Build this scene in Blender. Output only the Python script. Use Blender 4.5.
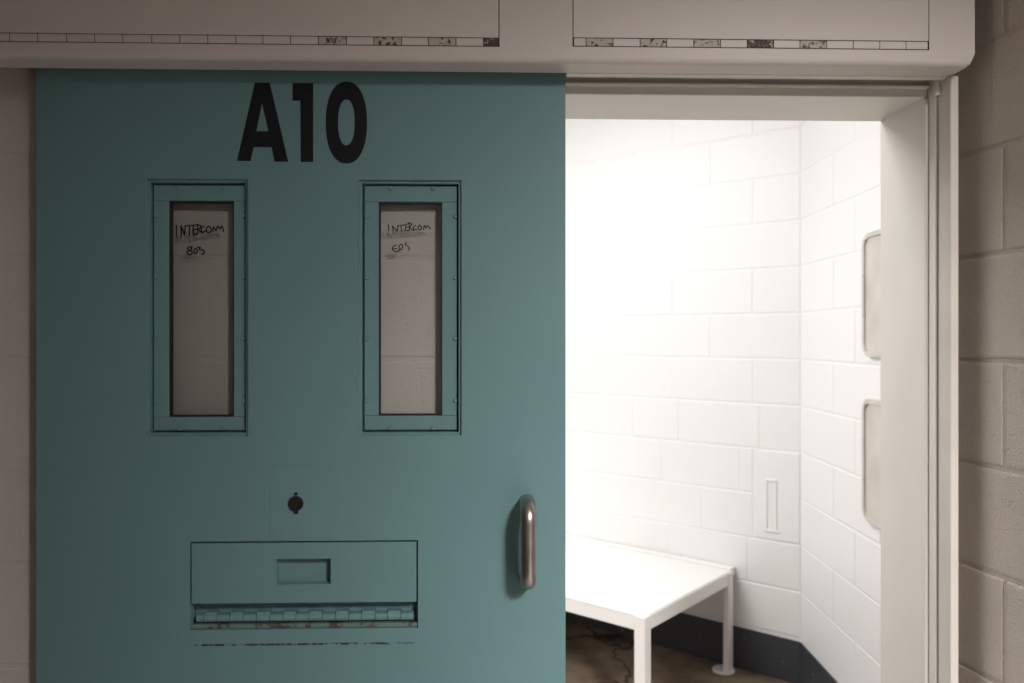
import bpy, bmesh, math, random
from mathutils import Vector, Matrix
random.seed(7)
for o in list(bpy.data.objects): bpy.data.objects.remove(o)
S = bpy.context.scene
COL = S.collection

# ------------------------------------------------------------------ camera
F = 796.4; HZ = 337.0; EYE = 1.52; YAW = math.radians(-1.6)
cd = bpy.data.cameras.new('camera'); cam = bpy.data.objects.new('camera', cd); COL.objects.link(cam)
cam.location = (0, 0, EYE); cam.rotation_euler = (math.pi/2, 0, YAW)
cd.sensor_width = 36; cd.lens = 36*F/1024; cd.shift_y = -(341.5-HZ)/1024
cd.clip_start = .02
cd.dof.use_dof = True; cd.dof.focus_distance = 1.56; cd.dof.aperture_fstop = 3.6
S.camera = cam

# ------------------------------------------------------------------ light
S.view_settings.view_transform = 'Standard'; S.view_settings.look = 'None'
S.view_settings.gamma = 1; S.view_settings.use_curve_mapping = False
S.view_settings.exposure = 0.0
w = bpy.data.worlds.new('world'); S.world = w; w.use_nodes = True
bg = w.node_tree.nodes['Background']; bg.inputs[0].default_value = (1, .86, .80, 1); bg.inputs[1].default_value = .035
def area(name, loc, target, sx, sy, power, col, spread=180):
    l = bpy.data.lights.new(name, 'AREA'); l.shape = 'RECTANGLE'; l.size = sx; l.size_y = sy
    l.energy = power; l.color = col; l.spread = math.radians(spread)
    o = bpy.data.objects.new(name, l); COL.objects.link(o); o.location = loc
    o.rotation_euler = (Vector(target)-Vector(loc)).to_track_quat('-Z', 'Y').to_euler()
    return o
area('cell_ceiling_light', (-.75, 2.75, 2.93), (-.75, 2.75, 0), 1.5, 1.2, 71, (.975, .99, 1))
area('corridor_strip_light', (-.3, 1.481, 2.93), (-.3, 1.481, 0), 2.0, .018, 2.2, (1, .87, .76))
area('dayroom_ceiling_lamp', (1.3, -1.5, 2.93), (1.3, -1.5, 0), .6, 1.2, 410, (1, .97, .955), 156)

# ------------------------------------------------------------------ helpers
RT = Vector((math.cos(YAW), math.sin(YAW), 0)); FW = Vector((-math.sin(YAW), math.cos(YAW), 0))
def P(px, py, Y):                      # a photo pixel on the upright plane y = Y
    d = FW + RT*((px-512)/F) + Vector((0, 0, (HZ-py)/F))
    t = Y/d.y
    return Vector((0, 0, EYE)) + d*t
def PX(px, Y): return P(px, HZ, Y).x
def PZ(px, py, Y): return P(px, py, Y).z
def C(xc, zc): v = RT*xc + FW*zc; return Vector((v.x, v.y, 0))

MATS = {}
def mat(name, col, rough=.5, metal=0, spec=.5, bump=0, bscale=200, bdist=.001, var=0, vscale=4, rust=0, rscale=60,
        rust_col=(.055, .033, .02), pits=0, extra=None):
    m = bpy.data.materials.new(name); m.use_nodes = True; MATS[name] = m
    nt = m.node_tree; N = nt.nodes; L = nt.links
    b = N['Principled BSDF']
    b.inputs['Base Color'].default_value = (*col, 1); b.inputs['Roughness'].default_value = rough
    b.inputs['Metallic'].default_value = metal; b.inputs['Specular IOR Level'].default_value = spec
    g = N.new('ShaderNodeNewGeometry')
    src = None
    if var:
        n = N.new('ShaderNodeTexNoise'); n.inputs['Scale'].default_value = vscale; n.inputs['Detail'].default_value = 5
        L.new(g.outputs['Position'], n.inputs['Vector'])
        r = N.new('ShaderNodeValToRGB'); r.color_ramp.elements[0].position = .3; r.color_ramp.elements[1].position = .7
        r.color_ramp.elements[0].color = (*[c*(1-var) for c in col], 1); r.color_ramp.elements[1].color = (*[min(1, c*(1+var)) for c in col], 1)
        L.new(n.outputs['Fac'], r.inputs[0]); src = r.outputs[0]
    if rust:
        n = N.new('ShaderNodeTexNoise'); n.inputs['Scale'].default_value = rscale; n.inputs['Detail'].default_value = 6; n.inputs['Roughness'].default_value = .7
        L.new(g.outputs['Position'], n.inputs['Vector'])
        r = N.new('ShaderNodeValToRGB'); r.color_ramp.elements[0].position = 1-rust; r.color_ramp.elements[1].position = min(1, 1-rust+.06)
        r.color_ramp.elements[0].color = (0, 0, 0, 1); r.color_ramp.elements[1].color = (1, 1, 1, 1)
        L.new(n.outputs['Fac'], r.inputs[0])
        mx = N.new('ShaderNodeMixRGB'); mx.inputs[1].default_value = (*col, 1); mx.inputs[2].default_value = (*rust_col, 1)
        if src: L.new(src, mx.inputs[1])
        L.new(r.outputs[0], mx.inputs[0]); src = mx.outputs[0]
    if src: L.new(src, b.inputs['Base Color'])
    nrm = None
    if bump:
        n = N.new('ShaderNodeTexNoise'); n.inputs['Scale'].default_value = bscale; n.inputs['Detail'].default_value = 3
        L.new(g.outputs['Position'], n.inputs['Vector'])
        bp = N.new('ShaderNodeBump'); bp.inputs['Strength'].default_value = bump; bp.inputs['Distance'].default_value = bdist
        L.new(n.outputs['Fac'], bp.inputs['Height']); nrm = bp
    if pits:
        v = N.new('ShaderNodeTexNoise'); v.inputs['Scale'].default_value = 75; v.inputs['Detail'].default_value = 4; v.inputs['Roughness'].default_value = .65
        L.new(g.outputs['Position'], v.inputs['Vector'])
        r = N.new('ShaderNodeValToRGB'); r.color_ramp.elements[0].position = .30; r.color_ramp.elements[1].position = .42
        L.new(v.outputs['Fac'], r.inputs[0])
        bp = N.new('ShaderNodeBump'); bp.inputs['Strength'].default_value = pits; bp.inputs['Distance'].default_value = .003
        L.new(r.outputs[0], bp.inputs['Height'])
        if nrm: L.new(nrm.outputs[0], bp.inputs['Normal'])
        nrm = bp
    if nrm: L.new(nrm.outputs[0], b.inputs['Normal'])
    if extra: extra(nt, b, g)
    return m

def floor_extra(nt, b, g):
    N = nt.nodes; L = nt.links
    n = N.new('ShaderNodeTexNoise'); n.inputs['Scale'].default_value = 3.2; n.inputs['Detail'].default_value = 8; n.inputs['Roughness'].default_value = .65
    L.new(g.outputs['Position'], n.inputs['Vector'])
    r = N.new('ShaderNodeValToRGB'); e = r.color_ramp.elements
    e[0].position = .32; e[0].color = (.06, .042, .03, 1); e[1].position = .68; e[1].color = (.36, .275, .2, 1)
    k = e.new(.5); k.color = (.20, .145, .105, 1)
    L.new(n.outputs['Fac'], r.inputs[0])
    # cracks: cell borders of a warped voronoi
    nw = N.new('ShaderNodeTexNoise'); nw.inputs['Scale'].default_value = 7; nw.inputs['Detail'].default_value = 4
    L.new(g.outputs['Position'], nw.inputs['Vector'])
    sc = N.new('ShaderNodeVectorMath'); sc.operation = 'SCALE'; sc.inputs['Scale'].default_value = .28
    L.new(nw.outputs['Color'], sc.inputs[0])
    ad = N.new('ShaderNodeVectorMath'); ad.operation = 'ADD'
    L.new(g.outputs['Position'], ad.inputs[0]); L.new(sc.outputs[0], ad.inputs[1])
    v = N.new('ShaderNodeTexVoronoi'); v.feature = 'DISTANCE_TO_EDGE'; v.inputs['Scale'].default_value = 1.5
    L.new(ad.outputs[0], v.inputs['Vector'])
    r2 = N.new('ShaderNodeValToRGB'); r2.color_ramp.elements[0].position = .006; r2.color_ramp.elements[1].position = .02
    r2.color_ramp.elements[0].color = (.15, .12, .1, 1)
    L.new(v.outputs['Distance'], r2.inputs[0])
    mu = N.new('ShaderNodeMixRGB'); mu.blend_type = 'MULTIPLY'; mu.inputs[0].default_value = 1
    L.new(r.outputs[0], mu.inputs[1]); L.new(r2.outputs[0], mu.inputs[2])
    L.new(mu.outputs[0], b.inputs['Base Color'])

def base_extra(nt, b, g):              # pale specks and scuffs on the dark painted base
    N = nt.nodes; L = nt.links
    v = N.new('ShaderNodeTexNoise'); v.inputs['Scale'].default_value = 42; v.inputs['Detail'].default_value = 3
    L.new(g.outputs['Position'], v.inputs['Vector'])
    r = N.new('ShaderNodeValToRGB'); r.color_ramp.elements[0].position = .70; r.color_ramp.elements[1].position = .76
    r.color_ramp.elements[0].color = (.040, .042, .048, 1); r.color_ramp.elements[1].color = (.4, .4, .4, 1)
    L.new(v.outputs['Fac'], r.inputs[0]); L.new(r.outputs[0], b.inputs['Base Color'])

TEAL = (.135, .247, .254)
CREAM = (.60, .54, .51)
mat('teal_paint', TEAL, .5, spec=.35, bump=.12, bscale=420, bdist=.0006, var=.035, vscale=3)
mat('teal_rust', TEAL, .5, bump=.1, bscale=300, rust=.47, rscale=45)
mat('seam_rust', TEAL, .6, rust=.55, rscale=50, rust_col=(.04, .024, .017))
mat('sill_rust', (.12, .20, .185), .6, rust=.5, rscale=30, rust_col=(.075, .055, .042))
mat('cream_paint', CREAM, .5, spec=.35, bump=.12, bscale=300, bdist=.0006, var=.03, vscale=3)
mat('cream_block', CREAM, .55, spec=.35, bump=.5, bscale=300, bdist=.0016, var=.03, vscale=5, pits=.28)
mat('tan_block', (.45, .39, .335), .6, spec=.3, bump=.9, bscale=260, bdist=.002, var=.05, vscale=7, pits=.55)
mat('knuckle_clean', CREAM, .5, rust=.34, rscale=110)
mat('knuckle_rusty', (.46, .40, .34), .6, rust=.47, rscale=130)
mat('knuckle_heavy', (.40, .34, .28), .6, rust=.60, rscale=110)
mat('white_block', (.80, .792, .78), .42, bump=.22, bscale=90, bdist=.003)
mat('white_paint', (.82, .805, .775), .38, bump=.05, bscale=200)
mat('frame_paint', (.68, .65, .60), .42, bump=.08, bscale=220, var=.03, vscale=6)
mat('frame_worn', (.60, .55, .50), .5, var=.06, vscale=9, rust=.30, rscale=40, rust_col=(.2, .15, .12))
mat('black_print', (.008, .008, .010), .6, spec=.25)
mat('black_rubber', (.008, .008, .009), .6)
mat('marker_ink', (.008, .008, .01), .5)
mat('dark_gap', (.02, .013, .010), .8)
mat('lock_bronze', (.022, .015, .013), .45, metal=.3)
mat('steel', (.36, .325, .305), .36, metal=1, bump=.06, bscale=260, var=.12, vscale=40)
mat('plate_metal', (.60, .56, .51), .38, metal=.35, var=.10, vscale=9, bump=.05, bscale=90)
mat('floor_concrete', (.13, .09, .062), .6, bump=.3, bscale=60, bdist=.003, extra=floor_extra)
mat('corridor_concrete', (.48, .45, .42), .5, var=.15, vscale=5, bump=.15, bscale=60)
mat('dark_base', (.04, .042, .048), .5, bump=.2, bscale=70, bdist=.002, extra=base_extra)
mat('ceiling_paint', (.78, .76, .73), .7)
g_ = bpy.data.materials.new('glass'); g_.use_nodes = True; MATS['glass'] = g_
nt = g_.node_tree; nt.nodes.clear()
o_ = nt.nodes.new('ShaderNodeOutputMaterial'); mx = nt.nodes.new('ShaderNodeMixShader')
tr = nt.nodes.new('ShaderNodeBsdfTransparent'); tr.inputs[0].default_value = (.95, .96, .95, 1)
gl = nt.nodes.new('ShaderNodeBsdfGlossy'); gl.inputs['Roughness'].default_value = .06
fr = nt.nodes.new('ShaderNodeFresnel'); fr.inputs[0].default_value = 1.45
nt.links.new(fr.outputs[0], mx.inputs[0]); nt.links.new(tr.outputs[0], mx.inputs[1]); nt.links.new(gl.outputs[0], mx.inputs[2])
nt.links.new(mx.outputs[0], o_.inputs[0])

def tag(o, label=None, cat=None, group=None, kind=None):
    if label: o['label'] = label
    if cat: o['category'] = cat
    if group: o['group'] = group
    if kind: o['kind'] = kind
    return o
def link(name, me, m, parent=None, smooth=False):
    if m and not me.materials: me.materials.append(MATS[m])
    if smooth:
        for p in me.polygons: p.use_smooth = True
    o = bpy.data.objects.new(name, me); COL.objects.link(o)
    if parent: o.parent = parent
    return o
def bm_obj(name, bm, m, parent=None, smooth=False):
    bmesh.ops.recalc_face_normals(bm, faces=bm.faces)
    me = bpy.data.meshes.new(name); bm.to_mesh(me); bm.free()
    return link(name, me, m, parent, smooth)
def empty(name, loc=(0, 0, 0), rz=0):
    o = bpy.data.objects.new(name, None); COL.objects.link(o); o.location = loc; o.rotation_euler.z = rz
    o.empty_display_size = .05
    return o
def box(bm, x0, x1, y0, y1, z0, z1, bev=0, seg=2):
    b2 = bmesh.new(); bmesh.ops.create_cube(b2, size=1)
    for v in b2.verts:
        v.co = Vector(((x0+x1)/2+v.co.x*(x1-x0), (y0+y1)/2+v.co.y*(y1-y0), (z0+z1)/2+v.co.z*(z1-z0)))
    if bev: bmesh.ops.bevel(b2, geom=b2.edges[:], offset=bev, segments=seg, affect='EDGES', profile=.5)
    me = bpy.data.meshes.new('t'); b2.to_mesh(me); b2.free(); bm.from_mesh(me); bpy.data.meshes.remove(me)
def boxo(name, x0, x1, y0, y1, z0, z1, m, parent=None, bev=0, seg=2):
    bm = bmesh.new(); box(bm, x0, x1, y0, y1, z0, z1, bev, seg); return bm_obj(name, bm, m, parent)
def holed(name, rect, holes, y0, y1, m, parent=None):     # a plate in the x-z plane with square holes right through
    xs = sorted({rect[0], rect[1], *[h[0] for h in holes], *[h[1] for h in holes]})
    zs = sorted({rect[2], rect[3], *[h[2] for h in holes], *[h[3] for h in holes]})
    def full(i, j):
        if not (0 <= i < len(xs)-1 and 0 <= j < len(zs)-1): return False
        cx = (xs[i]+xs[i+1])/2; cz = (zs[j]+zs[j+1])/2
        return not any(h[0] < cx < h[1] and h[2] < cz < h[3] for h in holes)
    bm = bmesh.new(); V = {}
    def vt(i, y, j):
        k = (i, y, j)
        if k not in V: V[k] = bm.verts.new((xs[i], y, zs[j]))
        return V[k]
    for i in range(len(xs)-1):
        for j in range(len(zs)-1):
            if not full(i, j): continue
            for y in (y0, y1): bm.faces.new([vt(i, y, j), vt(i+1, y, j), vt(i+1, y, j+1), vt(i, y, j+1)])
            if not full(i-1, j): bm.faces.new([vt(i, y0, j), vt(i, y0, j+1), vt(i, y1, j+1), vt(i, y1, j)])
            if not full(i+1, j): bm.faces.new([vt(i+1, y0, j), vt(i+1, y0, j+1), vt(i+1, y1, j+1), vt(i+1, y1, j)])
            if not full(i, j-1): bm.faces.new([vt(i, y0, j), vt(i+1, y0, j), vt(i+1, y1, j), vt(i, y1, j)])
            if not full(i, j+1): bm.faces.new([vt(i, y0, j+1), vt(i+1, y0, j+1), vt(i+1, y1, j+1), vt(i, y1, j+1)])
    return bm_obj(name, bm, m, parent)
def cyl(name, c, axis, r, h, m, parent=None, n=16, r2=None, bev=0):
    bm = bmesh.new(); bmesh.ops.create_cone(bm, cap_ends=True, segments=n, radius1=r, radius2=r if r2 is None else r2, depth=h)
    if bev: bmesh.ops.bevel(bm, geom=[e for e in bm.edges if len(e.link_faces) == 2 and any(len(f.verts) > 4 for f in e.link_faces)], offset=bev, segments=2, affect='EDGES')
    q = Vector(axis).to_track_quat('Z', 'Y').to_matrix().to_4x4()
    bm.transform(Matrix.Translation(c) @ q)
    return bm_obj(name, bm, m, parent)
def prism(name, pts, holes, y0, y1, m, parent=None):      # an outline in x-z, extruded along y
    cu = bpy.data.curves.new('t', 'CURVE'); cu.dimensions = '2D'; cu.fill_mode = 'BOTH'; cu.extrude = (y1-y0)/2
    for ring in [pts]+holes:
        s = cu.splines.new('POLY'); s.points.add(len(ring)-1); s.use_cyclic_u = True
        for p, q in zip(s.points, ring): p.co = (q[0], q[1], 0, 1)
    t = bpy.data.objects.new('t', cu); COL.objects.link(t)
    dg = bpy.context.evaluated_depsgraph_get(); dg.update()
    me = bpy.data.meshes.new_from_object(t.evaluated_get(dg)); bpy.data.objects.remove(t)
    me.transform(Matrix.Translation((0, (y0+y1)/2, 0)) @ Matrix.Rotation(math.pi/2, 4, 'X'))
    me.name = name; me.materials.clear()
    return link(name, me, m, parent)
def sweep(name, path, r, m, parent=None, n=14, rx=None):
    bm = bmesh.new(); rings = []
    for i, p in enumerate(path):
        a = path[max(i-1, 0)]; b = path[min(i+1, len(path)-1)]
        t = (b-a).normalized(); u = Vector((1, 0, 0)); v = t.cross(u).normalized()
        rings.append([bm.verts.new(p + u*(rx or r)*math.cos(2*math.pi*k/n) + v*r*math.sin(2*math.pi*k/n)) for k in range(n)])
    for a, b in zip(rings, rings[1:]):
        for k in range(n): bm.faces.new([a[k], a[(k+1) % n], b[(k+1) % n], b[k]])
    bm.faces.new(rings[0]); bm.faces.new(rings[-1])
    return bm_obj(name, bm, m, parent, True)

BLK = {}
def block_mesh(wd, h, m, depth, bev):
    k = (round(wd, 3), round(h, 3), m)
    if k in BLK: return BLK[k]
    bm = bmesh.new()
    def ring(ins, y): return [bm.verts.new(v) for v in ((ins, y, ins), (wd-ins, y, ins), (wd-ins, y, h-ins), (ins, y, h-ins))]
    R = [ring(0, .002), ring(0, -depth*.35), ring(bev*.45, -depth*.85), ring(bev, -depth)]
    for a, b in zip(R, R[1:]):
        for i in range(4): bm.faces.new([a[i], a[(i+1) % 4], b[(i+1) % 4], b[i]])
    bm.faces.new(R[-1])
    bmesh.ops.recalc_face_normals(bm, faces=bm.faces)
    f = max(bm.faces, key=lambda f: f.calc_area())
    if f.normal.y > 0: bmesh.ops.reverse_faces(bm, faces=bm.faces[:])
    me = bpy.data.meshes.new('block'); bm.to_mesh(me); bm.free(); BLK[k] = me
    return me
CH = .2032; BL = .4064; JT = .009
def lay(wall, u0, u1, v0, courses, joints, m, depth=.004, bev=.005, jt=JT, jit=.0006, skip=None, rz=.0):
    """courses: iterable of k; joints(k) -> offset list or a phase; each block a child of the wall"""
    for k in courses:
        j = joints(k)
        if isinstance(j, (int, float)):
            n0 = math.floor((u0-j)/BL); j = [j+BL*n for n in range(n0, n0+int((u1-u0)/BL)+3)]
        cuts = [u0]+[x for x in sorted(j) if u0+.02 < x < u1-.02]+[u1]
        for a, b in zip(cuts, cuts[1:]):
            if skip and skip(k, a, b): continue
            o = link('block', block_mesh(b-a-jt, CH-jt, m, depth, bev), m, wall)
            o.location = (a+jt/2, random.uniform(-jit, jit), v0+k*CH+jt/2)

# ------------------------------------------------------------------ the setting
YW = 1.625                                   # corridor face of the wall with the door
YL = 1.611                                   # its face behind the opened door
YC = 1.796                                   # its cell face
YD = 1.565                                   # front face of the sliding door
HB = 2.036                                   # underside of the header box
XJ = PX(925.7, 1.61)                         # right jamb face
ZS = PZ(760, 95.5, 1.612)                       # soffit of the door opening
XL = .035                                    # left jamb (behind the door)
CEIL = 3.0

# chamfer corner, cell walls (camera-space measurements turned into the room)
c_r0 = C(1.262, 3.477)
ch_dir = (C(.296, 4.2814)-C(1.231, 3.5026)).normalized()
chL = 2.75
c_end = c_r0 + ch_dir*chL
rr = (C(1.25, 2.6)-c_r0).normalized()
tt = (YC-c_r0.y)/rr.y; c_front = c_r0 + rr*tt

# corridor wall carrying the door: left of the opening, above it and the bit right of the frame
bm = bmesh.new(); box(bm, -2.6, XL-.02, YL, YC, 0, CEIL); box(bm, XL-.02, XJ+.055, YW, YC, ZS+.02, CEIL); box(bm, XJ+.055, 1.6, YW, YC, 0, CEIL)
wall_front = bm_obj('wall_front', bm, 'cream_block'); tag(wall_front, 'painted cream block wall behind the sliding cell door', 'wall', kind='structure')
wall_front.location = (0, 0, 0)
def front_lay():
    hold = bpy.data.objects
    v0 = .0527
    for k in range(1, 11):
        ph = -.478 if k % 2 == 0 else -.681
        js = [ph+BL*n for n in range(-6, 3)]
        cuts = [-2.6]+[x for x in js if -2.58 < x < -.06]+[XL-.03]
        for a, b in zip(cuts, cuts[1:]):
            o = link('block', block_mesh(b-a-JT, CH-JT, 'cream_block', .0014, .004), 'cream_block', wall_front)
            o.location = (a+JT/2, YL+random.uniform(-.0004, .0004), v0+k*CH-CH*0+JT/2)
front_lay()

def wall_obj(name, A, B, m, th=.09, h=CEIL, label=None):
    """upright wall whose viewer-side face runs from A to B (left to right as seen)"""
    d = B-A; L = d.length; ang = math.atan2(d.y, d.x)
    bm = bmesh.new(); box(bm, 0, L, 0, th, 0, h)
    o = bm_obj(name, bm, m); o.location = A; o.rotation_euler.z = ang; o['kind'] = 'structure'
    if label: tag(o, label, 'wall')
    return o, L

# corridor side wall at the right
r0 = C(.902, 1.610); r1 = C(.931, 1.448); dr = (r1-r0).normalized()
A = r0 - dr*((r0.y-(YW-.002))/-dr.y) if False else r0 + dr*((r0.y-(YW-.006))/-dr.y)
B = A + dr*1.9
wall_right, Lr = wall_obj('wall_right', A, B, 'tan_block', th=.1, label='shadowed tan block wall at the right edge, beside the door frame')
jr = C(.929, .929*F/(1008-512))              # an upright joint seen at x = 1008
uj = (jr-A).dot(dr)
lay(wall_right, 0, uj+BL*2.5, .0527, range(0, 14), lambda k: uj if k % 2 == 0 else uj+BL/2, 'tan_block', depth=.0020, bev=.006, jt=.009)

# unseen wall added behind the camera; its right end shades the door's left
wall_rear_blocker, _ = wall_obj('wall_rear_blocker', Vector((.88, -.6, 0)), Vector((-3, -.6, 0)), 'cream_block', label='unseen cream block wall added behind the camera to shade the left of the door')
# cell: chamfered back wall
wall_back, Lb = wall_obj('wall_back', c_end, c_r0, 'white_block', label='white painted block wall slanting behind the bench')
CUST = {5: [.186, .592, .848, 1.25, 1.66, 2.07, 2.48], 4: [.217, .28, .686, 1.09, 1.5, 1.9, 2.31], 3: [.217, .469, .875, 1.28, 1.69, 2.09, 2.5], 2: [.24, .647, 1.05, 1.46, 1.87, 2.27]}
def jb(k):
    if k in CUST: return [Lb-s for s in CUST[k]]
    return Lb-(.217 if k % 2 == 0 else .425)
lay(wall_back, 0, Lb, 0, range(1, 15), jb, 'white_block', depth=.0018, bev=.004, jt=.007,
    skip=lambda k, a, b: k in (3, 4) and b > Lb-.01)
pb = link('patched_block', block_mesh(.217-.009, CH*2-.009, 'white_block', .0035, .005), 'white_block', wall_back)
pb.location = (Lb-.217+.0045, 0, 3*CH+.0045)
bm = bmesh.new()                              # narrow upright outline cast in the patched block
ux, uz, uw, uh = .055+.0, .045, .052, .215
for (a, b, c, d) in ((ux, ux+.008, uz, uz+uh), (ux+uw-.008, ux+uw, uz, uz+uh), (ux-.01, ux+uw+.01, uz-.012, uz), (ux, ux+uw, uz+uh, uz+uh+.01)):
    box(bm, a, b, -.008, -.002, c, d, .0025)
ol = bm_obj('plugged_slot', bm, 'white_block', pb)

# cell: right wall
wall_inner_right, Li = wall_obj('wall_inner_right', c_r0, c_front, 'white_block', label='white painted block wall inside the cell, right of the doorway')
lay(wall_inner_right, 0, Li, 0, range(1, 15), lambda k: .37 if k % 2 == 0 else [.57, .976, 1.383], 'white_block', depth=.0018, bev=.004, jt=.007)
# cell: unseen left side, ceiling, floors
p2 = Vector((-1.7, c_end.y-.75, 0))
wall_inner_left, _ = wall_obj('wall_inner_left', p2, c_end, 'white_block')
wl2, _ = wall_obj('wall_inner_side', Vector((-1.7, YC, 0)), p2, 'white_block')
tag(wall_inner_left, 'white block wall at the far left of the cell, past the bench', 'wall')
tag(wl2, 'white block side wall of the cell hidden behind the door', 'wall')
def slab(name, pts, z0, z1, m, label, cat):
    bm = bmesh.new(); a = [bm.verts.new((p[0], p[1], z0)) for p in pts]; b = [bm.verts.new((p[0], p[1], z1)) for p in pts]
    bm.faces.new(a); bm.faces.new(b); n = len(pts)
    for i in range(n): bm.faces.new([a[i], a[(i+1) % n], b[(i+1) % n], b[i]])
    return tag(bm_obj(name, bm, m), label, cat, kind='structure')
poly = [(-1.7, YW+.03), (c_front.x+.05, YW+.03), (c_r0.x+.06, c_r0.y+.03), (c_end.x, c_end.y+.06), (p2.x, p2.y+.06)]
slab('floor', poly, -.1, 0, 'floor_concrete', 'stained brown concrete floor under the bench in the cell', 'floor')
slab('ceiling', [(-1.7, YC), (c_front.x+.05, YC), (c_r0.x+.06, c_r0.y+.03), (c_end.x, c_end.y+.06), (p2.x, p2.y+.06)], CEIL, CEIL+.05, 'ceiling_paint', 'white ceiling of the lit cell', 'ceiling')
slab('floor_corridor', [(-3, -2.5), (3.2, -2.5), (3.2, YW+.03), (-3, YW+.03)], -.1, 0, 'corridor_concrete', 'grey concrete corridor floor in front of the door', 'floor')
slab('ceiling_corridor', [(-3, -2.5), (3.2, -2.5), (3.2, YC), (-3, YC)], CEIL, CEIL+.05, 'ceiling_paint', 'painted ceiling above the corridor', 'ceiling')
# dark painted base along the two visible cell walls
def base(name, wall, L, label):
    bm = bmesh.new(); box(bm, .003, L-.003, -.007, 0, 0, .190, .003)
    o = bm_obj(name, bm, 'dark_base'); o.location = wall.location; o.rotation_euler = wall.rotation_euler
    tag(o, label, 'baseboard', kind='structure')
base('baseboard_back', wall_back, Lb, 'dark grey painted base along the slanting wall behind the bench')
base('baseboard_right', wall_inner_right, Li, 'dark grey painted base along the right cell wall')

# ------------------------------------------------------------------ door frame (jamb, head, receiver channel)
fr = empty('trim_1', (XJ, 1.6, 0)); tag(fr, 'pale grey steel door frame around the open doorway', 'door frame', kind='structure')
def fpart(name, *a, **k):
    o = boxo(name, *a, parent=None, **k); o.parent = fr; o.matrix_parent_inverse = Matrix.Translation((-XJ, -1.6, 0)); return o
YF = 1.612; YG = 1.540
XS1 = PX(933.9, YF); XF0 = PX(950.6, YG); XF1 = PX(958.8, YG)
fpart('jamb', XJ, XJ+.05, YF+.004, YC+.004, 0, ZS+.02, 'frame_paint', bev=.002)
fpart('jamb_stop', XJ-.001, XS1, YF-.003, YF+.02, 0, ZS-.001, 'frame_paint', bev=.005, seg=3)
fpart('channel_back', PX(935.2, 1.585), XF0+.004, 1.585, YF+.012, 0, HB+.04, 'frame_paint')
fpart('channel_flange', XF0, XF1, YG, YF+.012, 0, HB-.002, 'frame_worn', bev=.002)
fpart('head', XL, XJ+.05, YF+.002, YC+.004, ZS, ZS+.03, 'frame_paint', bev=.002)
fpart('head_bead', XL, XS1, YF-.006, YF+.01, PZ(760, 87.5, YF), PZ(760, 83.5, YF), 'frame_paint', bev=.0035, seg=3)
fpart('head_plate', XL, XJ+.05, YF+.004, YF+.012, ZS+.026, HB+.04, 'frame_paint')
fpart('left_jamb', XL-.04, XL, YW+.004, YC+.004, 0, ZS, 'frame_paint', bev=.002)
gx = PX(938.5, 1.575); gz = PZ(938, 88, 1.575)
fpart('guide_clip', gx-.004, gx+.006, 1.574, 1.586, gz-.014, gz+.016, 'frame_paint', bev=.002)

# ------------------------------------------------------------------ header box over the door
YH = 1.4915
hd = empty('track_housing', (0, YH, HB)); tag(hd, 'long cream steel track housing with hinged access panels above the door', 'housing')
XE = PX(975, YH); HT = 2.62
def par(o, p):
    o.parent = p
    w_ = Vector(p.location); pp = p.parent
    while pp: w_ += Vector(pp.location); pp = pp.parent
    o.matrix_parent_inverse = Matrix.Translation(-w_); return o
def frect(x0, y0, x1, y1, Y):                # pixel rectangle -> (x0, x1, z0, z1) on plane Y
    xm = (x0+x1)/2
    return (PX(x0, Y), PX(x1, Y), PZ(xm, y1, Y), PZ(xm, y0, Y))
PL = frect(-420, -150, 498.5, 45.5, YH); PR = frect(573.3, -150, 928, 48, YH)
PL = (PX(-420, YH), PL[1], PZ(250, 44, YH), HT-.03); PR = (PR[0], PR[1], PR[2], HT-.03)
# shell: section bent from sheet, with rounded lower front edge and clipped end
bm = bmesh.new(); rad = .011
YLIP = 1.553
sec = [(YL-.005, HB+.07), (YLIP, HB+.07), (YLIP, HB), (YH+rad, HB)]+[(YH+rad-rad*math.sin(a), HB+rad-rad*math.cos(a)) for a in [math.pi/2*i/6 for i in range(1, 6)]]+[(YH, HB+rad), (YH, HT), (YL-.005, HT)]
def secring(x): return [bm.verts.new((x, y, z)) for y, z in sec]
ra = secring(-2.58); rb = secring(XE-.012)
for i in range(len(sec)):
    j = (i+1) % len(sec); bm.faces.new([ra[i], ra[j], rb[j], rb[i]])
bm.faces.new(ra); bm.faces.new(rb)
o = bm_obj('housing_body', bm, 'cream_paint'); par(o, hd)
bm = bmesh.new()                              # end cap with a clipped lower corner
pts = [(XE-.012, HB+.001), (XE-.030, HB), (XE-.012, HB)]
capz = [(XE-.0125, HB), (XE-.0125, HT), (XE, HT), (XE, HB+.024), (XE-.006, HB+.010)]
a = [bm.verts.new((x, YH+.0005, z)) for x, z in capz]; b = [bm.verts.new((x, YL-.005, z)) for x, z in capz]
bm.faces.new(a); bm.faces.new(b)
for i in range(len(capz)): bm.faces.new([a[i], a[(i+1) % 5], b[(i+1) % 5], b[i]])
o = bm_obj('end_cap', bm, 'cream_paint'); par(o, hd)
o = boxo('slot_guide', PX(566.5, 1.565), XE-.013, YLIP+.0004, 1.574, HB-.0008, HB+.05, 'frame_paint'); par(o, hd)
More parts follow.
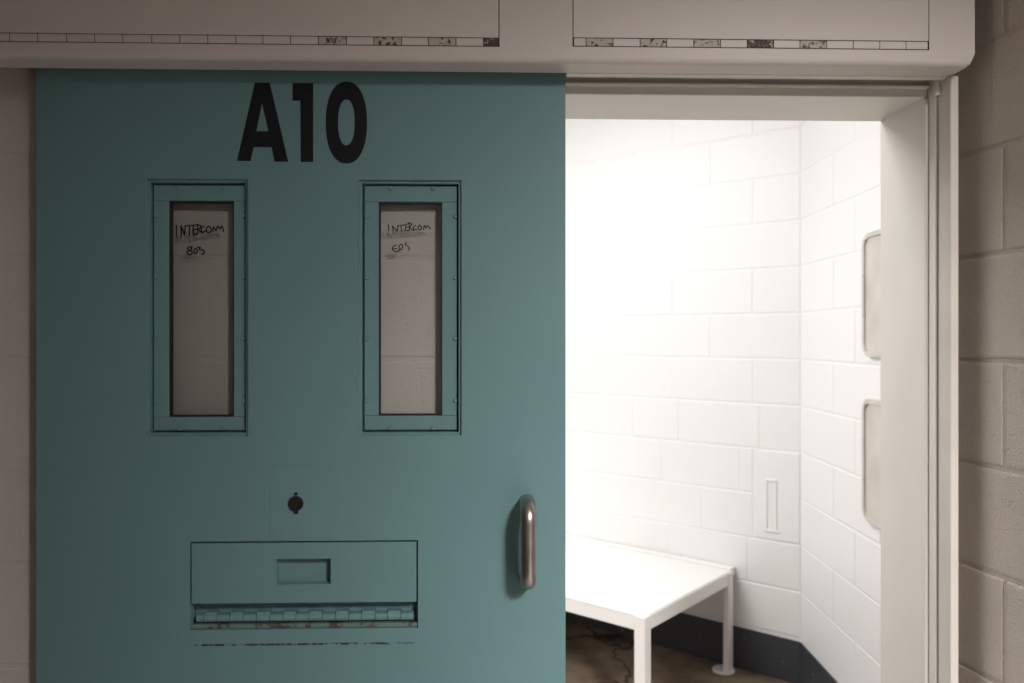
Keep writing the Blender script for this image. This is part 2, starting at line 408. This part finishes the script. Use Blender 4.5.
def panel(R, cuts, rusty, heavy):
    x0, x1, z0, z1 = R
    zk = z0+.0155
    g = boxo('panel_gap', x0-.0012, x1+.0020, YH-.0006, YH+.002, z0-.0006, z1+.002, 'dark_gap'); par(g, hd)
    p = boxo('access_panel', x0, x1, YH-.0018, YH-.0004, zk+.0006, z1, 'cream_paint', bev=.0004, seg=1); par(p, hd)
    for a, b in zip(cuts, cuts[1:]):
        m = 'knuckle_clean'
        mid = (a+b)/2
        if any(r0_ < mid < r1_ for r0_, r1_ in rusty): m = 'knuckle_rusty'
        if any(r0_ < mid < r1_ for r0_, r1_ in heavy): m = 'knuckle_heavy'
        xa, xb = PX(a, YH)+.0008, PX(b, YH)-.0008
        bm = bmesh.new(); n = 8; zc = (z0+zk)/2; rz = (zk-z0)/2-.0002
        prof = [(YH-.0002, zc-rz)]+[(YH-.0002-.0014*math.sin(math.pi*i/n), zc-rz*math.cos(math.pi*i/n)) for i in range(1, n)]+[(YH-.0002, zc+rz)]
        A_ = [bm.verts.new((xa, y, z)) for y, z in prof]; B_ = [bm.verts.new((xb, y, z)) for y, z in prof]
        for i in range(len(prof)-1): bm.faces.new([A_[i], A_[i+1], B_[i+1], B_[i]])
        bm.faces.new(A_); bm.faces.new(B_)
        k = bm_obj('hinge_knuckle', bm, m); k.parent = p
    return p
lc = [-420+28.2*i for i in range(0, 15)]+[-17.8, 10, 38, 67, 95, 123, 152, 180, 208, 236, 263, 290.6, 318.5, 346.5, 374, 401.5, 428.5, 456, 483.5, 498]
panel(PL, sorted({c for c in lc if c > -420.1}), [(326, 346), (374, 401), (428, 456)], [(483, 499)])
panel(PR, [573.6, 586, 613, 640, 666.5, 693.6, 720.3, 747, 773.4, 799.7, 826.4, 853, 879.5, 905.8, 927.6], [(586, 613), (640, 666), (693, 720), (800, 826)], [(747, 773)])

# ------------------------------------------------------------------ the sliding door
X0, X1 = PX(36, YD), PX(565.5, YD); TH = .040; ZD = HB+.03
door = empty('door_1', ((X0+X1)/2, YD, 0)); tag(door, 'teal steel sliding cell door marked A10, slid open to the left', 'door', kind='structure')
def dp(o, parent=None):
    if parent is None: return par(o, door)
    o.parent = parent; return o
door_inv = Matrix.Translation((-(X0+X1)/2, -YD, 0))
WIN = [frect(145.5, 179, 248, 436, YD), frect(358.5, 180, 461.5, 435.5, YD)]
OPN = [(169, 201, 233.8, 416.8), (378.6, 202, 442, 415.5)]
SLOT = frect(190, 541, 418, 629, YD)
dp(holed('door_panel', (X0, X1, .012, ZD), WIN+[SLOT], YD, YD+TH, 'teal_paint'))
# letters A 1 0
def LP(x, y): s = 6.827; return P(230+x/s, 70+y/s, YD)
def ring(pts): return [(LP(*p).x, LP(*p).z) for p in pts]
def ell(cx, cy, rx, ry, n=56, e=2.25):
    out = []
    for i in range(n):
        a = 2*math.pi*i/n; c, s = math.cos(a), math.sin(a)
        out.append((cx+rx*math.copysign(abs(c)**(2/e), c), cy+ry*math.copysign(abs(s)**(2/e), s)))
    return out
for nm, pts, hl in (('letter_a', [(48, 620), (170, 88), (272, 88), (398, 626), (304, 626), (284, 527), (161, 527), (141, 622)], [[(180, 418), (262, 418), (219, 228)]]),
                    ('digit_one', [(427, 90), (568, 90), (568, 628), (484, 628), (481, 209), (427, 209)], []),
                    ('digit_zero', ell(795, 359, 141, 279), [ell(795, 358, 57, 156)])):
    dp(prism(nm, ring(pts), [ring(h) for h in hl], YD-.0006, YD+.0002, 'black_print'))

# windows
INK = [
 [[(160,300),(161,405)], [(208,405),(205,302),(222,345),(238,388),(247,303)], [(244,303),(312,296)], [(290,306),(286,390)], [(326,296),(322,345),(326,388),(362,380)], [(318,298),(370,288)], [(326,340),(358,334)],
  [(366,290),(372,368)], [(366,290),(396,298),(394,322),(372,336),(402,366)], [(424,302),(404,318),(402,346),(418,366),(444,352)], [(475,305),(454,320),(452,346),(468,368),(492,360),(500,335),(490,312),(475,305)],
  [(512,356),(522,312),(545,348),(562,306),(586,332),(600,302),(612,318),(620,358)]],
 [[(312,506),(282,508),(268,526),(284,540),(308,546),(316,566),(296,584),(272,576),(266,552),(290,542),(310,522),(306,506)], [(346,520),(330,540),(334,566),(352,570),(364,550),(358,528),(346,520)], [(368,510),(392,514),(384,534),(420,538),(432,556),(424,578),(410,574)]],
 [[(178,290),(183,348)], [(226,352),(219,302),(244,330),(264,352),(276,300)], [(270,302),(336,292)], [(302,300),(306,352)], [(350,290),(346,346),(382,344)], [(350,290),(384,274)], [(350,316),(376,311)],
  [(380,270),(387,346)], [(380,270),(410,284),(386,311),(418,346)], [(442,296),(422,314),(426,342),(452,334)], [(486,294),(468,310),(472,338),(492,340),(504,318),(486,294)], [(520,334),(530,296),(546,322),(556,300),(572,304),(586,328)]],
 [[(256,488),(222,508),(218,526),(230,544),(258,552),(288,542)], [(222,526),(262,522)], [(300,480),(282,500),(286,528),(306,530),(320,506),(312,484),(300,480)], [(356,464),(341,482),(374,502),(386,520),(376,538)]]]
def strokes(name, S_, ox, oy, Y, wd, parent):
    bm = bmesh.new()
    for st in S_:
        pts = [P(ox+x/9.756, oy+y/9.756, Y) for x, y in st]
        for a, b in zip(pts, pts[1:]):
            d = (b-a).normalized(); n = Vector((-d.z, 0, d.x))*wd/2; e = d*wd*.3
            bm.faces.new([bm.verts.new(v) for v in (a-e+n*.8, a-e-n*.8, b+e-n*.8, b+e+n*.8)])
        for p in pts:
            bm.faces.new([bm.verts.new(p+Vector((math.cos(t)*wd/2, -.00004, math.sin(t)*wd/2))) for t in [math.pi*k/4 for k in range(8)]])
    o = bm_obj(name, bm, 'marker_ink'); dp(o, parent); return o
for wi in range(2):
    R = WIN[wi]; px = OPN[wi]
    O = frect(*px, YD+.016)
    s = .0055; s2 = .0085
    # outer trim ring, a step inside the door skin
    wf = holed('window_frame', R, [(R[0]+s, R[1]-s, R[2]+s, R[3]-s)], YD+.006, YD+TH-.002, 'teal_paint'); dp(wf)
    I = (R[0]+s+.0035, R[1]-s-.0035, R[2]+s+.0035, R[3]-s-.0035)
    yb0, yb1 = YD+.016, YD+.0255
    bb = dict(bev=.0008, seg=1)
    for (a, b, c, d) in ((I[0], I[1], O[3]+.0004, I[3]), (I[0], I[1], I[2], O[2]-.0004), (I[0], O[0], O[2], O[3]), (O[1], I[1], O[2], O[3])):
        dp(boxo('glazing_bead', a, b, yb0, yb1, c, d, 'teal_paint', **bb), wf)
    dp(boxo('back_plate', R[0]+s-.001, O[0]-.0005, YD+.026, YD+.034, R[2]+s-.001, R[3]-s+.001, 'teal_paint'), wf)
    dp(boxo('back_plate', O[1]+.0005, R[1]-s+.001, YD+.026, YD+.034, R[2]+s-.001, R[3]-s+.001, 'teal_paint'), wf)
    dp(boxo('back_plate', O[0]-.0005, O[1]+.0005, YD+.026, YD+.034, O[3]+.0005, R[3]-s+.001, 'teal_paint'), wf)
    dp(boxo('back_plate', O[0]-.0005, O[1]+.0005, YD+.026, YD+.034, R[2]+s-.001, O[2]-.0005, 'teal_paint'), wf)
    gw = .0030
    dp(holed('gasket', O, [(O[0]+gw, O[1]-gw*.6, O[2]+gw, O[3]-gw)], YD+.0175, YD+.030, 'black_rubber'), wf)
    pane = boxo('pane', O[0]+.001, O[1]-.001, YD+.0205, YD+.0245, O[2]+.001, O[3]-.001, 'glass'); dp(pane, wf)
    for q in range(2):
        strokes('handwriting', INK[wi*2+q], 160 if wi == 0 else 370, 195, YD+.0202, .0033 if wi == 0 else .0025, wf)
    # little screws round the bead
    hgt = I[3]-I[2]; wdt = I[1]-I[0]
    sp = [(I[0]+.004, I[2]+hgt*f_) for f_ in (.12, .375, .625, .875)]+[(I[1]-.004, I[2]+hgt*f_) for f_ in (.12, .375, .625, .875)]
    sp += [(I[0]+wdt*f_, I[3]-.004) for f_ in (.28, .74)]+[(I[0]+wdt*f_, I[2]+.004) for f_ in (.28, .74)]
    for x, z in sp: dp(cyl('screw', (x, yb0-.0015, z), (0, -1, 0), .0050, .0050, 'teal_paint', n=12, r2=.0036), wf)

# lock, its cover plate and screws
R = frect(270, 466, 338.5, 538.5, YD)
lp = boxo('lock_cover', R[0], R[1], YD-.0008, YD+.001, R[2], R[3], 'teal_paint', bev=.0002, seg=1); dp(lp)
for x, y in ((273.5, 472), (331, 472), (331.5, 534), (273.5, 533)):
    p = P(x, y, YD); dp(cyl('screw', (p.x, YD-.0008, p.z), (0, -1, 0), .0036, .0016, 'teal_paint', n=12, r2=.0028), lp)
p = P(296.2, 503.3, YD)
lk = cyl('lock_cylinder', (p.x, YD-.0028, p.z), (0, -1, 0), .0145, .006, 'lock_bronze', n=28, bev=.0012); dp(lk)
dp(cyl('lock_core', (p.x, YD-.0062, p.z), (0, -1, 0), .0085, .0016, 'lock_bronze', n=22), lk)
dp(boxo('keyway', p.x-.0017, p.x+.0017, YD-.0074, YD-.0068, p.z-.006, p.z+.006, 'black_rubber'), lk)
dp(boxo('lock_lug', p.x-.0032, p.x+.0032, YD-.003, YD, p.z+.0165, p.z+.0215, 'black_rubber', bev=.0004), lk)
dp(boxo('lock_lug', p.x-.0032, p.x+.0042, YD-.0045, YD, p.z-.0195, p.z-.012, 'black_rubber', bev=.0004), lk)

# food slot
sl = boxo('slot_tray', SLOT[0]+.0005, SLOT[1]-.0005, YD+.030, YD+TH-.001, SLOT[2]+.0005, SLOT[3]-.0005, 'teal_paint'); dp(sl)
FL = frect(191.8, 542.6, 416.4, 602.5, YD); FH = frect(276.6, 558.6, 330.8, 584.2, YD)
fl = holed('slot_flap', FL, [FH], YD-.001, YD+.019, 'teal_paint'); dp(fl)
dp(boxo('finger_pull', FH[0]-.002, FH[1]+.002, YD+.0190, YD+.0220, FH[2]-.002, FH[3]+.002, 'teal_paint'), fl)
sx = .0035
lf = frect(196.5, 605.5, 415, 618, YD+.012)
bx0, bx1 = SLOT[0]+.012, SLOT[1]-.0015
dp(boxo('hinge_leaf', bx0, bx1, YD+.0265, YD+.0295, PZ(300, 622, YD+.0265), PZ(300, 600, YD+.0265), 'teal_paint'), sl)
kn = [196.9, 204.6, 217.8, 230.6, 243.6, 257.2, 270.4, 283.6, 296.5, 309.4, 322.8, 335.8, 349, 362, 375.4, 387.8, 401, 414]
for i, (a, b) in enumerate(zip(kn, kn[1:])):
    up = i % 2 == 1
    Yk = YD+.011
    xa, xb = PX(a, Yk)+.0006, PX(b, Yk)-.0006
    zc = PZ(300, 617.2, Yk); r = .0072
    n = 8; bm = bmesh.new()
    prof = [(Yk-r*math.sin(math.pi*t/n)*.9, zc+r*math.cos(math.pi*t/n)) for t in range(n+1)]
    prof += [(Yk+.0155, zc-r), (Yk+.0155, zc+r)]
    if up: prof[0] = (Yk-.002, zc+r+.0045); prof[-1] = (Yk+.0155, zc+r+.0045)
    A_ = [bm.verts.new((xa, y, z)) for y, z in prof]; B_ = [bm.verts.new((xb, y, z)) for y, z in prof]
    for t in range(len(prof)): bm.faces.new([A_[t], A_[(t+1) % len(prof)], B_[(t+1) % len(prof)], B_[t]])
    bm.faces.new(A_); bm.faces.new(B_)
    dp(bm_obj('hinge_knuckle', bm, 'teal_paint'), sl)
zs1 = PZ(300, 629, YD)
dp(boxo('slot_sill', SLOT[0]+.001, SLOT[1]-.001, YD+.0035, YD+.030, zs1+.0005, zs1+.0085, 'sill_rust', bev=.001), sl)
R = frect(194, 643.2, 414, 645.0, YD)
dp(boxo('weld_seam', R[0], R[1], YD-.0006, YD+.001, R[2], R[3], 'seam_rust'))

# pull handle
hx = PX(528.3, YD-.06); zt, zb = 1.1975, 1.048; ST = .062; r = .0132; br = .030
path = [Vector((hx, YD+.001, zt))]
path += [Vector((hx, YD-ST+br-br*math.sin(a), zt-br+br*math.cos(a))) for a in [math.pi/2*i/8 for i in range(9)]]
path += [Vector((hx, YD-ST+br-br*math.cos(a), zb+br-br*math.sin(a))) for a in [math.pi/2*i/8 for i in range(9)]]
path += [Vector((hx, YD+.001, zb))]
dp(sweep('pull_handle', path, r, 'steel', n=20, rx=.0150))

# ------------------------------------------------------------------ bench
nrm = Vector((ch_dir.y, -ch_dir.x, 0))
if nrm.y > 0: nrm = -nrm                       # out of the slanting wall, into the cell
s_end = .288; gap = .055; dep = .785; hb = .456; BLEN = 2.0
org = c_r0 + ch_dir*s_end + nrm*gap            # back right corner of the bench
bn = empty('bench', org, math.atan2(-ch_dir.y, -ch_dir.x))   # local x: towards the corner, local -y: into the cell
tag(bn, 'white metal bench with square tube legs against the slanting white wall', 'bench')
T = .048
def bp(name, *a, **k): return boxo(name, *a, parent=bn, **k)
for (lx, ly) in ((-T, -dep), (-T, -T), (-BLEN, -dep), (-BLEN, -T)):
    tx = T if ly < -.1 else .028
    if lx > -1: lx = -tx
    lg = bp('leg', lx, lx+tx, ly, ly+T, .006, hb, 'white_paint', bev=.004)
    dx = -.03 if lx > -1 else .03
    f_ = cyl('foot_plate', (lx+tx/2-.022, ly+T/2, .005), (0, 0, 1), .050, .010, 'white_paint', n=24, bev=.002); f_.parent = lg
bp('front_rail', -BLEN+T, -T, -dep+.003, -dep+.043, hb-.058, hb-.004, 'white_paint', bev=.003)
bp('end_rail', -.045, -.003, -dep+T, -T, hb-.058, hb-.001, 'white_paint', bev=.003)
bp('end_rail', -BLEN+.003, -BLEN+.045, -dep+T, -T, hb-.058, hb-.001, 'white_paint', bev=.003)
bp('back_rail', -BLEN+T, -T, -.043, -.003, hb-.058, hb-.004, 'white_paint', bev=.003)
cl = .042
bm = bmesh.new()
tp = [(-BLEN+.004, -.004), (-.006, -.004), (-.006, -dep+cl), (-cl, -dep+.002), (-BLEN+cl, -dep+.002), (-BLEN+.004, -dep+cl)]
a = [bm.verts.new((x, y, hb-.006)) for x, y in tp]; b = [bm.verts.new((x, y, hb+.003)) for x, y in tp]
bm.faces.new(a); bm.faces.new(b)
for i in range(6): bm.faces.new([a[i], a[(i+1) % 6], b[(i+1) % 6], b[i]])
bmesh.ops.bevel(bm, geom=bm.edges[:], offset=.002, segments=2, affect='EDGES')
bm_obj('bench_top', bm, 'white_paint', bn)
bp('wall_strip', -BLEN, -.012, .0, gap-.006, hb-.03, hb+.009, 'white_paint', bev=.004)

# ------------------------------------------------------------------ steel plates on the right cell wall
def rrect(w_, h_, r_, n=6):
    out = []
    for cx, cz, a0 in ((w_-r_, h_-r_, 0), (r_, h_-r_, 90), (r_, r_, 180), (w_-r_, r_, 270)):
        out += [(cx+r_*math.cos(math.radians(a0+90*i/n)), cz+r_*math.sin(math.radians(a0+90*i/n))) for i in range(n+1)]
    return out
ud = c_front-c_r0; ud.normalize()
zpl = 1.228*F/348.8
u_pl = (C(1.25, zpl)-c_r0).dot(ud)
for z0, z1, lab in ((1.453, 1.880, 'upper of two rounded pale steel plates on the cell wall'), (.880, 1.306, 'lower of two rounded pale steel plates on the cell wall')):
    W_, H_ = .44, z1-z0
    pt = c_r0 + ud*u_pl + Vector((0, 0, z0))
    e = empty('wall_plate', pt, wall_inner_right.rotation_euler.z); tag(e, lab, 'wall plate', 'rounded plates on the right cell wall')
    outer = rrect(W_, H_, .05); inn = [(.016+x, .016+z) for x, z in rrect(W_-.032, H_-.032, .036)]
    pr_ = prism('rim', outer, [inn], -.022, -.004, 'plate_metal', e)
    prism('plate', [(.008+x, .008+z) for x, z in rrect(W_-.016, H_-.016, .042)], [], -.016, -.0038, 'plate_metal', e)
    for fx in (.03, .5, .97):
        for fz in (.025, .33, .67, .975):
            if fx == .5 and 0.1 < fz < .9: continue
            ins = .02 if fz in (.025, .975) and fx != .5 else 0
            x = .013 + (W_-.026)*(0 if fx < .1 else 1 if fx > .9 else .5); z = .012+(H_-.024)*(0 if fz < .1 else 1 if fz > .9 else fz)
            if ins: x += ins*.55 if fx < .5 else -ins*.55; z += ins*.55 if fz < .5 else -ins*.55
            cyl('rivet', (x, -.0225, z), (0, -1, 0), .006, .004, 'plate_metal', e, n=10, r2=.004)
